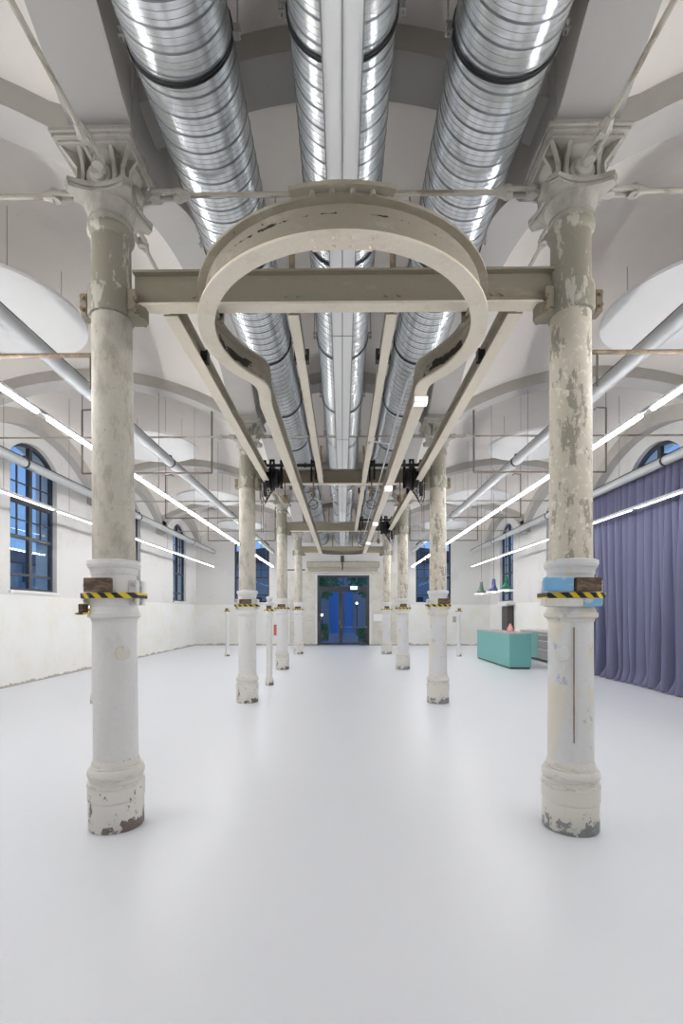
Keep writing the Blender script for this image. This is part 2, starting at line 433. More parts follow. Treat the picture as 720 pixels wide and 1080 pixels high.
SILL, SPRING, CROWN = 1.95, 4.80, 5.14
WIN_Y = [Y2 + S / 2, Y3 + S / 2, Y4 + 2.33]
side_open = [(y - WW, y + WW, SILL, SPRING, CROWN) for y in WIN_Y]
wl_ = wall_mesh(YBACK - .3, YEND + .5, ZTOP, .5, side_open, lambda u, t, z: (-WX - t, u, z)).build('wall_left', M['wall'])
tag(wl_, 'long old plaster wall with tall arched windows, left side', kind='structure')
wr_ = wall_mesh(YBACK - .3, YEND + .5, ZTOP, .5, side_open, lambda u, t, z: (WX + t, u, z)).build('wall_right', M['wall'])
tag(wr_, 'long old plaster wall behind curtain and kitchen, right side', kind='structure')
DX0, DX1, DZ = -1.15, 1.23, 3.2
end_open = [(-AX - WW, -AX + WW, SILL, 4.62, 4.95), (DX0, DX1, 0, DZ, DZ), (AX - WW, AX + WW, SILL, 4.62, 4.95)]
we_ = wall_mesh(-WX, WX, ZTOP, .5, end_open, lambda u, t, z: (u, YEND + t, z)).build('wall_end', M['wall'])
tag(we_, 'end wall with the glazed double door between two windows', kind='structure')
tag(MB().box(-WX, WX, YBACK - .4, YBACK, 0, ZTOP).build('wall_back', M['wall']), 'plain wall behind the viewer', kind='structure')
for sx in (-1, 1):                            # dressed stone blocks beside the door
    a, b = (DX0 - 1.25, DX0 - .10) if sx < 0 else (DX1 + .10, DX1 + 1.25)
    for z0, z1 in ((.10, 1.10), (1.13, 2.22), (2.25, 3.30)):
        MB().box(a, b, YEND - .05, YEND + .02, z0, z1, bev=.012).build('stone_panel', M['stone'], we_)

# ---- vaulted ceiling
def arc(u, hw, zs, zc):
    u = max(-hw, min(hw, u)); rise = zc - zs; R = (hw * hw + rise * rise) / (2 * rise)
    return zc - (R - math.sqrt(R * R - u * u))
ceil = tag(empty('ceiling', (0, 0, 5)), 'whitewashed shallow vaults on arched ribs above the hall', kind='structure')
ceil.location = (0, 0, 0)
YE = Y + [YEND + .15]
BH = S / 2 - .27
def Bz(v): return arc(v, BH, 4.70, 5.40)            # along the rows
def Az(u, cell): return arc(u, 1.36, 4.93, 5.30) if cell == 0 else arc(u, 2.40, 4.72, 5.36)
for i in range(len(YE) - 1):
    y0, y1 = YE[i], YE[i + 1]; ym = (y0 + y1) / 2 if i < len(YE) - 2 else y0 + S / 2
    for cell, x0, x1, xm in ((0, -CX, CX, 0), (1, CX, WX + .25, 4.27), (1, -WX - .25, -CX, -4.27)):
        nx, ny = 28, 26; vs = []; fs = []
        for a in range(nx + 1):
            for b in range(ny + 1):
                x = x0 + (x1 - x0) * a / nx; y = y0 + (y1 - y0) * b / ny
                vs.append((x, y, Az(x - xm, cell) + .18 + Bz(y - ym) - 4.70))
        for a in range(nx):
            for b in range(ny):
                fs.append((a * (ny + 1) + b, a * (ny + 1) + b + 1, (a + 1) * (ny + 1) + b + 1, (a + 1) * (ny + 1) + b))
        MB().add(vs, fs, 0, True).build('vault', M['vault'], ceil)
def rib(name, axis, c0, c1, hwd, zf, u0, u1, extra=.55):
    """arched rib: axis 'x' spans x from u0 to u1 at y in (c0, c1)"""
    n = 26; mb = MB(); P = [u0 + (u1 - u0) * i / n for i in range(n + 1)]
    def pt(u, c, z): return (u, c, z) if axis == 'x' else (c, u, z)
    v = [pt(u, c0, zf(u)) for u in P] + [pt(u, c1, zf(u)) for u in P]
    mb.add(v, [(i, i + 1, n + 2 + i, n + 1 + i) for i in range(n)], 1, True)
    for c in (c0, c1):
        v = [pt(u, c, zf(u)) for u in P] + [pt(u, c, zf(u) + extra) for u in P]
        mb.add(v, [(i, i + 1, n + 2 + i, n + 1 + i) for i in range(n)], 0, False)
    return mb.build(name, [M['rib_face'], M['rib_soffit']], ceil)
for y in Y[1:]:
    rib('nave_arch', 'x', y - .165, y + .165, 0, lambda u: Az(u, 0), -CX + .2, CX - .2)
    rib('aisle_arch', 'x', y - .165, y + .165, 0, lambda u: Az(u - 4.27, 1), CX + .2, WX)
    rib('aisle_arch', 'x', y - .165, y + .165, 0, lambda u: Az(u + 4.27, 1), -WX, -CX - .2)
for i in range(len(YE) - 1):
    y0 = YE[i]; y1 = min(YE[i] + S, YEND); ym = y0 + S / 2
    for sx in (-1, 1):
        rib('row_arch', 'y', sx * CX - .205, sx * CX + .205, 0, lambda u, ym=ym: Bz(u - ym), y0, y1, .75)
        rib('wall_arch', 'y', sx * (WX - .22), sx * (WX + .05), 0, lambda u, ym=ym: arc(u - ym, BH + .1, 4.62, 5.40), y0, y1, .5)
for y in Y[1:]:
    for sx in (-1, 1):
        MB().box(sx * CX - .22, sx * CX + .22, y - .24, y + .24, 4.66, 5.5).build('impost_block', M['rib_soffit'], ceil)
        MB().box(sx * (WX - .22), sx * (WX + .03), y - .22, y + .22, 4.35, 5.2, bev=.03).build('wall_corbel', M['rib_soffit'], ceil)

# ---- windows
def window(name, label, w, sill, spring, crown, mat, dim=False):
    """arched window in a local frame: u = x, depth = y (into the wall), z up"""
    root = tag(empty(name), label, kind='structure'); root.matrix_world = mat
    f = .07
    outer = [(-w, sill)] + arch_pts(-w, w, spring, crown) + [(w, sill)]
    inner = [(-w + f, sill + f)] + [(max(-w + f, min(w - f, u)), z - f) for u, z in arch_pts(-w, w, spring, crown)] + [(w - f, sill + f)]
    n = len(outer); mb = MB()
    for y0 in (.10, .18): mb.add([(u, y0, z) for u, z in outer] + [(u, y0, z) for u, z in inner], [(i, (i + 1) % n, n + (i + 1) % n, n + i) for i in range(n)])
    mb.add([(u, .10, z) for u, z in inner] + [(u, .18, z) for u, z in inner], [(i, (i + 1) % n, n + (i + 1) % n, n + i) for i in range(n)])
    mb.build('frame', M['frame'], root)
    MB().box(-w - .05, w + .05, -.05, .12, sill - .05, sill + .012, bev=.008).build('sill', M['white_paint'], root)
    for z, t in ((2.30, .05), (3.10, .07), (3.85, .10)):
        MB().box(-w + f, w - f, .105, .175, z - t / 2, z + t / 2).build('transom', M['frame'], root)
    MB().box(-.05, .05, .10, .18, sill + f, crown - f - .01).build('mullion', M['frame'], root)
    for sx in (-1, 1):
        MB().box(sx * .40 - .012, sx * .40 + .012, .125, .155, 3.13, spring - .03).build('glazing_bar', M['frame'], root)
        for z in (3.47, 4.25):
            MB().box(sx * .05, sx * (w - f), .125, .155, z - .012, z + .012).build('glazing_bar', M['frame'], root)
        for z0, z1 in ((sill + f, 2.275), (2.325, 3.065), (3.135, 3.80)):
            MB().box(sx * .05, sx * (w - f), .137, .143, z0, z1).build('pane', M['glass'], root)
        top = [(u, z) for u, z in inner if (u * sx >= -.001)]
        us = sorted({(round(abs(u), 4), z) for u, z in top if z > 3.9})
        pts = [(sx * .05, 3.90), (sx * (w - f), 3.90)] + [(sx * u, z) for u, z in reversed(us) if u > .06] + [(sx * .05, crown - f)]
        MB().add([(u, .14, z) for u, z in pts], [tuple(range(len(pts)))]).build('pane', M['glass'], root)
    return root
k = 1
for y, nm in zip(WIN_Y, ('nearest', 'middle', 'farthest')):
    window('window_%d' % k, 'tall arched dark-framed window in the left wall, %s one' % nm, WW, SILL, SPRING, CROWN, Matrix.Translation((-WX, y, 0)) @ Matrix.Rotation(PI / 2, 4, 'Z')); k += 1
    window('window_%d' % k, 'tall arched dark-framed window in the right wall, %s one' % nm, WW, SILL, SPRING, CROWN, Matrix.Translation((WX, y, 0)) @ Matrix.Rotation(-PI / 2, 4, 'Z')); k += 1
for sx, nm in ((-1, 'left'), (1, 'right')):
    window('window_%d' % k, 'tall arched window in the end wall, %s of the door' % nm, WW, SILL, 4.62, 4.95, Matrix.Translation((sx * AX, YEND, 0))); k += 1

# ---- glazed double door
door = tag(empty('door_1', (0, YEND, 0)), 'dark-framed glazed double door with transom light in the end wall', kind='structure')
mb = MB(); mb.box(DX0, DX0 + .09, 0, .14, 0, DZ).box(DX1 - .09, DX1, 0, .14, 0, DZ).box(DX0 + .09, DX1 - .09, 0, .14, DZ - .09, DZ).box(DX0 + .09, DX1 - .09, 0, .14, 2.53, 2.68)
mb.build('door_frame', M['frame'], door)
for i in range(1, 6):
    x = DX0 + .09 + (DX1 - DX0 - .18) * i / 6; MB().box(x - .015, x + .015, .05, .10, 2.68, DZ - .09).build('glazing_bar', M['frame'], door)
for i in range(6):
    wd = (DX1 - DX0 - .18) / 6; x = DX0 + .09 + wd * i; MB().box(x + .016, x + wd - .016, .07, .078, 2.68, DZ - .09).build('pane', M['glass'], door)
for a, b in ((DX0 + .09, -.09), (-.09, DX1 - .09)):
    lf = MB(); lf.box(a, a + .075, .03, .11, .02, 2.53).box(b - .075, b, .03, .11, .02, 2.53).box(a + .075, b - .075, .03, .11, .02, .12).box(a + .075, b - .075, .03, .11, 2.45, 2.53)
    leaf = lf.build('door_leaf', M['frame'], door)
    MB().box(a + .075, b - .075, .066, .074, .12, 2.45).build('pane', M['glass'], leaf)
    if a > -.5: MB().tube([(a + .03, -.03, .84), (b - .03, -.03, .84)], .018).box(a + .02, a + .06, -.03, .03, .80, .88).box(b - .06, b - .02, -.03, .03, .80, .88).build('push_bar', M['stainless'], leaf)
    else: MB().tube([(b - .04, -.04, .95), (b - .04, -.04, 1.15)], .014).build('door_handle', M['stainless'], leaf)
lt = tag(empty('door_lintel', (0, YEND, 0)), 'beige moulded lintel box above the glazed door', 'lintel')
MB().box(-1.62, 1.68, -.34, 0, 3.52, 3.80, bev=.03).build('upper_moulding', M['lintel'], lt)
MB().box(-1.55, 1.60, -.28, 0, 3.36, 3.52, bev=.02).build('lower_moulding', M['lintel'], lt)
MB().box(-1.68, 1.74, -.20, 0, 3.28, 3.36, bev=.02).build('soffit_board', M['stone'], lt)
es = tag(empty('exit_sign', (.52, YEND - .06, 2.62)), 'small lit exit sign on the door transom', 'sign')
MB().box(-.17, .17, 0, .05, -.09, .09, bev=.008).build('sign_box', M['white_paint'], es)
MB().box(-.155, .155, -.006, 0, -.075, .075).build('sign_face', M['sign_glow'], es)
MB().box(-.10, .02, -.009, -.006, -.012, .012).add([(.02, -.009, -.04), (.09, -.009, 0), (.02, -.009, .04)], [(0, 1, 2)]).build('arrow', M['sign_green'], es)
ps = tag(MB().box(1.42, 1.88, YEND - .065, YEND - .05, 1.10, 1.42).build('wall_notice', M['paper']), 'white paper notice on the wall right of the door', 'notice')
rs_ = tag(MB().box(-3.14, -2.94, YEND - .02, YEND, .45, .95).build('fire_notice', M['red_sign']), 'narrow red notice low on the end wall left of the door', 'notice')
cp = tag(empty('wall_conduit', (0, YEND, 0)), 'thin vertical conduit on end wall left of the stone panels', 'conduit')
MB().tube([(-2.62, -.04, .1), (-2.62, -.04, 3.35)], .02, 8).build('pipe', M['rod'], cp)
for z in (.6, 1.9, 3.1): MB().box(-2.66, -2.58, -.055, 0, z - .02, z + .02).build('clip', M['dark_steel'], cp)
MB().box(-2.9, -1.7, -.07, 0, 3.42, 3.47).build('cable_tray', M['dark_steel'], cp)

# ------------------------------------------------------------ cast-iron columns
def abacus_poly(horn=.285, mid=.178, ch=.055, n=7):
    pts = []
    for q in range(4):
        a = PI / 4 + q * PI / 2
        hx, hy = horn * math.cos(a), horn * math.sin(a); tx, ty = -math.sin(a), math.cos(a)
        p0 = (hx - tx * ch / 2, hy - ty * ch / 2); p1 = (hx + tx * ch / 2, hy + ty * ch / 2)
        pts += [p0, p1]
        a2 = a + PI / 2; hx2, hy2 = horn * math.cos(a2), horn * math.sin(a2); t2 = (-math.sin(a2), math.cos(a2))
        p2 = (hx2 - t2[0] * ch / 2, hy2 - t2[1] * ch / 2)
        mx, my = mid * math.cos(a + PI / 4), mid * math.sin(a + PI / 4)
        cxp, cyp = 2 * mx - (p1[0] + p2[0]) / 2, 2 * my - (p1[1] + p2[1]) / 2
        for i in range(1, n):
            t = i / n; pts.append(((1 - t) ** 2 * p1[0] + 2 * t * (1 - t) * cxp + t * t * p2[0], (1 - t) ** 2 * p1[1] + 2 * t * (1 - t) * cyp + t * t * p2[1]))
    return pts
def make_column(mid_mat, low_mat, foot_mat, top_mat):
    c = empty('iron_column')
    MB().lathe([(.178, 0), (.183, .008), (.183, .196), (.180, .20), (.180, .206), (.189, .208), (.190, .285), (.184, .296), (.17, .298)]).build('plinth', foot_mat, c)
    MB().lathe([(.172, .298), (.190, .298), (.190, .322), (.176, .324), (.172, .340), (.174, .350), (.183, .356), (.188, .372), (.189, .390), (.184, .408), (.174, .420), (.168, .422), (.168, .434), (.159, .436), (.159, .452), (.152, .466), (.148, .49)]).build('base_moulding', M['moulding'], c)
    MB().lathe([(.149, .48), (.147, .9), (.145, 1.44)]).build('lower_shaft', low_mat, c)
    MB().lathe([(.145, 1.435), (.150, 1.437), (.152, 1.452), (.162, 1.464), (.170, 1.468), (.174, 1.470), (.174, 1.498), (.164, 1.500), (.160, 1.516), (.154, 1.528), (.150, 1.54)]).build('lower_ring', low_mat, c)
    MB().lathe([(.150, 1.535), (.153, 1.54), (.153, 1.725), (.148, 1.735), (.148, 1.77)]).build('drum', low_mat, c)
    MB().lathe([(.146, 1.762), (.154, 1.764), (.154, 1.780), (.158, 1.796), (.168, 1.812), (.172, 1.814), (.172, 1.826), (.177, 1.828), (.177, 1.858), (.160, 1.866), (.141, 1.868)]).build('upper_ring', low_mat, c)
    MB().lathe([(.142, 1.86), (.137, 2.8), (.133, 3.62)]).build('upper_shaft', mid_mat, c)
    MB().lathe([(.133, 3.60), (.130, 4.14)]).build('top_shaft', top_mat, c)
    # beam collar with bolted lugs
    col_ = MB().lathe([(.132, 3.57), (.150, 3.575), (.156, 3.60), (.156, 3.74), (.150, 3.765), (.131, 3.77)]).build('beam_collar', top_mat, c)
    MB().prism([(.14, -.06), (.22, -.06), (.25, -.03), (.25, .03), (.22, .06), (.14, .06)], 3.56, 3.645, bool(0)).box(.14, .20, -.075, .075, 3.60, 3.75, bev=.008).build('lug', M['steel_olive'], col_)
    MB().box(-.205, -.150, -.05, .05, 3.58, 3.74, bev=.008).build('lug', M['steel_olive'], col_)
    for dz in (3.62, 3.70):
        MB().tube([(-.178, -.075, dz), (-.178, .075, dz)], .016, 6).build('bolt', M['rust'], col_)
        MB().tube([(.20, -.095, dz - .03), (.20, .095, dz - .03)], .016, 6).build('bolt', M['rust'], col_)
    MB().lathe([(.130, 4.12), (.144, 4.135), (.153, 4.15), (.156, 4.165), (.153, 4.18), (.142, 4.19), (.138, 4.205)]).build('necking', top_mat, c)
    cap = MB().lathe([(.138, 4.20), (.139, 4.235), (.149, 4.237), (.149, 4.252), (.144, 4.256), (.150, 4.285), (.164, 4.315), (.170, 4.335), (.170, 4.35), (.16, 4.352)]).build('capital', M['capital'], c)
    MB().prism(abacus_poly(.285, .172), 4.345, 4.362).prism(abacus_poly(.272, .160), 4.362, 4.372).prism(abacus_poly(.290, .178), 4.372, 4.405).build('abacus', M['capital'], cap)
    MB().lathe([(.15, 4.40), (.135, 4.43), (.14, 4.50), (.17, 4.56), (.215, 4.60)], 24).build('bell', M['capital'], cap)
    for q in range(4):                         # round sockets for the tie rods and the brackets beside them
        R = Matrix.Rotation(q * PI / 2, 4, 'Z')
        MB().tube([(.10, 0, 4.455), (.165, 0, 4.455), (.175, 0, 4.455)], [.088, .088, .08], 20).tube([(.17, 0, 4.455), (.20, 0, 4.455), (.215, 0, 4.455)], [.060, .055, .035], 16).xform(R).build('rod_socket', M['capital'], cap)
        for s in (-1, 1):
            th = .012
            prof = [(.10, 4.40), (.185, 4.40), (.175, 4.45), (.185, 4.52), (.235, 4.60), (.10, 4.60)]
            mb = MB(); n = len(prof)
            mb.add([(x, -th, z) for x, z in prof] + [(x, th, z) for x, z in prof], [tuple(range(n)), tuple(range(n, 2 * n))[::-1]] + [(i, n + i, n + (i + 1) % n, (i + 1) % n) for i in range(n)])
            mb.xform(R @ Matrix.Translation((0, s * .105, 0))).build('bracket', M['capital'], cap)
        R2 = Matrix.Rotation(q * PI / 2 + PI / 4, 4, 'Z'); th = .014
        prof = [(.10, 4.40), (.262, 4.40), (.225, 4.44), (.225, 4.51), (.33, 4.60), (.10, 4.60)]; n = len(prof); mb = MB()
        mb.add([(x, -th, z) for x, z in prof] + [(x, th, z) for x, z in prof], [tuple(range(n)), tuple(range(n, 2 * n))[::-1]] + [(i, n + i, n + (i + 1) % n, (i + 1) % n) for i in range(n)])
        mb.xform(R2).build('bracket', M['capital'], cap)
    MB().box(-.235, .235, -.25, .25, 4.595, 4.615, bev=.004).box(-.262, .262, -.275, .275, 4.615, 4.635, bev=.004).box(-.275, .275, -.29, .29, 4.635, 4.665, bev=.006).build('top_plate', M['capital'], c)
    # bolted clamp at eye height with hazard tape
    cl = MB().box(.13, .188, -.075, -.02, 1.55, 1.725, bev=.006).box(-.188, -.13, -.075, -.02, 1.55, 1.725, bev=.006).box(.13, .188, .02, .075, 1.55, 1.725, bev=.006).box(-.188, -.13, .02, .075, 1.55, 1.725, bev=.006).build('clamp_plates', M['iron_white2'], c)
    for sx in (-1, 1):
        for z in (1.585, 1.69): MB().tube([(sx * .165, -.09, z), (sx * .165, .09, z)], .016, 6).build('bolt', M['iron_grey'], cl)
    loop = [(-.195, -.085), (-.09, -.162), (.09, -.162), (.195, -.085), (.195, .085), (.09, .162), (-.09, .162), (-.195, .085)]
    sec = [(-.004, 1.598, 0), (.004, 1.598, 0), (.004, 1.636, 0), (-.004, 1.636, 0)]
    sweep(MB(), loop, sec, True).build('hazard_tape', M['tape'], c)
    return c
left_proto = make_column(M['iron_cream'], M['iron_white'], M['foot_brown'], M['iron_olive'])
right_proto = make_column(M['iron_cream2'], M['iron_white2'], M['foot_grey'], M['iron_olive'])
for ch in left_proto.children:
    pass
ords = ['nearest', 'second', 'third', 'farthest']
columns = {}
for row, proto, sx in (('left', left_proto, -1), ('right', right_proto, 1)):
    for i, y in enumerate((Y1, Y2, Y3, Y4)):
        o = proto if i == 0 else copy_tree(proto)
        o.location = (sx * CX, y, 0); o.rotation_euler = (0, 0, 0)
        if sx > 0:                              # mirror the collar lug to the nave side
            pass
        columns[row, i] = o
        tag(o, '%s cast-iron column of the %s row, cream above and white below the hazard tape' % (ords[i], row), 'column', 'cast-iron columns in two rows')
bpy.context.view_layer.update()
for (row, i), o in columns.items():
    if row == 'right':
        for ch in [k for k in bpy.data.objects if k.parent == o and k.name.startswith('beam_collar')]:
            ch.rotation_euler = (0, 0, PI)
columns['left', 0].rotation_euler = (0, math.radians(-.55), 0)
def block(parent, x0, x1, z0, z1, mat, name='rusty_plate', y0=-.185, y1=-.145, label=None):
    b = MB().box(x0, x1, y0, y1, z0, z1, bev=.004).build(name, mat, parent)
    if label: b['label'] = label
    return b
c0 = columns['left', 0]
block(c0, -.125, .057, 1.642, 1.735, M['brown_block'], label='brown rusted steel plate')
block(c0, -.175, -.135, 1.50, 1.56, M['brown_block'], 'bracket_stub', -.16, -.10)
block(c0, -.19, -.10, 1.487, 1.50, M['tape'], 'tape_scrap', -.18, -.10)
c1 = columns['right', 0]
block(c1, -.255, -.065, 1.642, 1.735, M['blue_paint'], 'painted_plate', label='chipped light blue steel plate')
block(c1, -.045, .125, 1.642, 1.735, M['brown_block'], label='brown rusted steel plate')
block(c1, -.255, .0, 1.54, 1.594, M['iron_white2'], 'painted_plate')
block(c1, .0, .125, 1.54, 1.594, M['blue_paint'], 'painted_plate')
MB().box(-.046, -.040, -.146, -.138, .62, 1.40).build('casting_seam', M['rust'], c1)
for c_ in (c0, c1):
    sx = 1 if c_ is c0 else -1
    MB().lathe([(.05, 0), (.05, .012), (.035, .016)], 18).xform(Matrix.Translation((sx * .10, -.105, 1.22)) @ Matrix.Rotation(sx * .75, 4, 'Z') @ Matrix.Rotation(PI / 2, 4, 'X')).build('round_cap', M['iron_white2'], c_)
for i in (1, 2, 3):
    block(columns['left', i], -.10, .10, 1.642, 1.72, M['brown_block'])
    block(columns['right', i], (-.03 if i < 2 else -.09), (.17 if i < 2 else .08), 1.642, 1.73, M['brown_block'])

# thin free-standing posts in the aisles
def make_post():
    p = empty('slim_post')
    MB().lathe([(.088, 0), (.09, .05), (.085, .12), (.075, .13), (.078, .15), (.066, .17)], 20).build('plinth', M['foot_brown'], p)
    MB().lathe([(.066, .16), (.062, 1.42)], 20).build('shaft', M['iron_white'], p)
    MB().lathe([(.062, 1.40), (.085, 1.43), (.085, 1.46), (.066, 1.48), (.066, 1.62), (.08, 1.64), (.08, 1.66)], 20).build('collar', M['iron_white'], p)
    sweep(MB(), [(-.10, -.05), (-.04, -.09), (.04, -.09), (.10, -.05), (.10, .05), (.04, .09), (-.04, .09), (-.10, .05)], [(-.003, 1.53, 0), (.003, 1.53, 0), (.003, 1.57, 0), (-.003, 1.57, 0)], True).build('hazard_tape', M['tape'], p)
    MB().box(-.05, .05, -.095, -.075, 1.575, 1.64, bev=.003).build('rusty_plate', M['brown_block'], p)
    return p
post = make_post()
posts = [(-1.51, 10.0, 'slim white post between the second and third left columns', True), (-3.96, 16.6, 'slim white post in the left aisle near the end wall', False),
         (3.98, 16.6, 'slim white post in the right aisle near the teal counter', False), (-4.10, 8.0, 'slim white post standing behind the nearest left column', True)]
for i, (x, y, lab, knob) in enumerate(posts):
    o = post if i == 0 else copy_tree(post)
    o.location = (x, y, 0); tag(o, lab, 'post', 'slim posts in the aisles')
for i, (x, y, lab, knob) in enumerate(posts):
    if knob:
        o = [k for k in bpy.data.objects if k.get('label') == lab][0]
        MB().lathe([(.075, 1.66), (.10, 1.68), (.10, 1.70), (.06, 1.72), (.055, 1.76), (.075, 1.78), (.07, 1.82), (.03, 1.84)], 20).build('cap', M['iron_white'], o)

# ------------------------------------------------------------ steel beams and rails
beam_names = ['nearest', 'second', 'third', 'farthest']
beam0 = None
for i, y in enumerate((Y1, Y2, Y3, Y4)):
    if beam0 is None:
        b = empty('cross_beam')
        sweep(MB(), [(-1.47, 0), (1.47, 0)], I_section(.105, 3.65, 3.895, .016, .012)).build('steel_section', [M['steel_olive'], M['steel_cream']], b)
        for x in (-1.05, -.40, -.31, .31, .40, 1.05, 1.12):
            MB().tube([(x, -.02, 3.735), (x, -.004, 3.735)], .017, 6).build('bolt', M['steel_olive'], b)
        for x in (-.355, .355):
            MB().box(x - .02, x + .02, -.012, .012, 3.895, 4.30).build('hanger_strap', M['rust'], b)
        beam0 = b
    else: b = copy_tree(beam0)
    b.location = (0, y, 0)
    tag(b, 'olive steel cross beam between the %s pair of columns' % beam_names[i], 'beam', 'cross beams between column pairs')
# monorail with its turning loop
RC, RY, RX = .935, 3.44, .714
def rail_half():
    pts = [(RX, 15.9 - .6 * i) for i in range(19)]
    p0 = Vector((RX, 4.62)); a = math.radians(37); p3 = Vector((RC * math.cos(a), RY + RC * math.sin(a)))
    t3 = Vector((math.sin(a), -math.cos(a)))
    p1 = p0 + Vector((0, -.34)); p2 = p3 - t3 * .20
    for i in range(0, 13):
        t = i / 12; q = p0 * (1 - t) ** 3 + p1 * 3 * t * (1 - t) ** 2 + p2 * 3 * t * t * (1 - t) + p3 * t ** 3
        if q.y < pts[-1][1] - .01: pts.append((q.x, q.y))
    n = 26
    for i in range(1, n + 1):
        b = a + (-PI / 2 - a) * i / n; pts.append((RC * math.cos(b), RY + RC * math.sin(b)))
    return pts
half = rail_half()
path = half + [(-x, y) for x, y in reversed(half[:-1])]
mono = tag(empty('monorail', (0, 0, 0)), 'cream overhead monorail whose two rails meet in a round turning loop', 'rail')
sweep(MB(), path, I_section(.11, 3.43, 3.632, .016, .012)).build('rail', [M['rail_olive'], M['steel_cream']], mono)
n = 12; sp = [(math.sin(t) * RC * 1.0, RY - RC * math.cos(t)) for t in [(-.27 + .54 * i / n) for i in range(n + 1)]]
sweep(MB(), sp, [(-.10, 3.634, 0), (.10, 3.634, 0), (.10, 3.655, 0), (-.10, 3.655, 0)]).build('splice_plate', M['rail_olive'], mono)
sweep(MB(), [(x * .995, y) for x, y in sp[2:-2]], [(-.056, 3.420, 0), (.056, 3.420, 0), (.056, 3.432, 0), (-.056, 3.432, 0)]).build('splice_plate', M['steel_cream'], mono)
for i in range(4):
    t = -.155 + .1033 * i
    for r in (RC - .028, RC + .028):
        MB().tube([(math.sin(t) * r, RY - math.cos(t) * r, 3.405), (math.sin(t) * r, RY - math.cos(t) * r, 3.425)], .012, 6).build('bolt', M['steel_cream'], mono)
    r = RC + .056; MB().tube([(math.sin(t) * (r + .01), RY - math.cos(t) * (r + .01), 3.61), (math.sin(t) * (r + .01), RY - math.cos(t) * (r + .01), 3.636)], .015, 6).build('bolt', M['rail_olive'], mono)
for y in (Y1, Y2, Y3):
    for sx in (-1, 1):
        x = sx * (RC if y == Y1 else RX)
        MB().box(x - .075, x - .045, y + .05, y + .10, 3.60, 3.69).box(x + .045, x + .075, y + .05, y + .10, 3.60, 3.69).box(x - .075, x + .075, y + .05, y + .10, 3.632, 3.652).build('rail_clip', M['steel_olive'], mono)
sweep(MB(), [(-RX, 15.9), (-RX, 16.1), (-.55, 16.32), (-.3, 16.42), (0, 16.46), (.3, 16.42), (.55, 16.32), (RX, 16.1), (RX, 15.9)], I_section(.07, 3.47, 3.60, .012, .012)).build('end_curve', [M['steel_olive'], M['dark_steel']], mono)
MB().box(-.06, .06, 16.40, 16.52, 3.22, 3.43).tube([(0, 16.46, 3.22), (0, 16.46, 2.95)], .03).build('end_stop', M['dark_steel'], mono)
def runner(x, y0, y1, label, w=.085, h=.12):
    o = tag(empty('runner_beam', (x, 0, 0)), label, 'beam')
    sweep(MB(), [(0, y0), (0, y1)], I_section(w, 3.65, 3.65 + h, .012, .012)).build('steel_section', [M['rail_olive'], M['steel_cream']], o)
    for y in (y0 + .03, y1 - .03): MB().box(-.06, .06, y - .025, y + .025, 3.65 + h, 3.65 + h + .03).build('end_cleat', M['steel_olive'], o)
    MB().box(-.065, .065, y0 + .72, y0 + .80, 3.70, 3.80).build('stop_block', M['dark_steel'], o)
runner(-.355, Y1 + .08, Y2 - .08, 'narrow cream runner beam left of the white trunking', .075, .11)
runner(.355, Y1 + .08, Y2 - .08, 'narrow cream runner beam right of the white trunking', .075, .11)
runner(-1.245, Y1 + .08, Y2 - .08, 'outer cream runner beam beside the nearest left column', .10, .15)
runner(1.245, Y1 + .08, Y2 - .08, 'outer cream runner beam beside the nearest right column', .10, .15)
runner(1.245, Y2 + .08, Y3 - .08, 'outer cream runner beam between second and third cross beams', .10, .15)
runner(.355, Y2 + .08, Y3 - .08, 'narrow cream runner beam beyond the second cross beam', .075, .11)

# ------------------------------------------------------------ tie rods
def tie_rod(a, b, mat, label, group, ends=(.10, .10)):
    A, B = Vector(a), Vector(b); d = (B - A).normalized(); L = (B - A).length
    o = empty('tie_rod', (A + B) / 2)
    C = (A + B) / 2; up = Vector((0, 0, 1)); sd = d.cross(up)
    MB().tube([A - C + d * .30, B - C - d * .30], .017, 8).build('rod', mat, o)
    for P, q in ((A - C, d), (B - C, -d)):
        mb = MB()
        mb.tube([P + q * .04, P + q * .12], .028, 8)
        for s in (-1, 1):
            mb.tube([P + q * .10 + sd * s * .030, P + q * .30 + sd * s * .030], .016, 8)
        mb.tube([P + q * .29, P + q * .36], [.042, .024], 8)
        for e in (.11, .28): mb.tube([P + q * e - up * .032, P + q * e + up * .032], .036, 10)
        mb.build('clevis', M['capital'], o)
    return tag(o, label, 'tie rod', group)
ZT = 4.455
for i, y in enumerate((Y1, Y2, Y3, Y4)):
    nm = ords[i]
    tie_rod((-CX + .16, y, ZT), (CX - .16, y, ZT), M['rod'], 'thin iron tie rod across the nave at the %s column pair' % nm, 'tie rods')
    tie_rod((-WX + .02, y, ZT), (-CX - .16, y, ZT), M['rod'], 'thin iron tie rod from the %s left column to the wall' % nm, 'tie rods')
    tie_rod((CX + .16, y, ZT), (WX - .02, y, ZT), M['rod'], 'thin iron tie rod from the %s right column to the wall' % nm, 'tie rods')
for sx, nm in ((-1, 'left'), (1, 'right')):
    for i, lab in ((1, 'rising from the nearest %s capital towards the viewer'), (2, 'between nearest and second %s capitals'), (3, 'between second and third %s capitals'), (4, 'between third and farthest %s capitals')):
        tie_rod((sx * CX, Y[i] + .16, ZT), (sx * CX, Y[i + 1] - .16, ZT), M['rod_y'], 'lengthwise iron tie rod ' + lab % nm, 'tie rods')

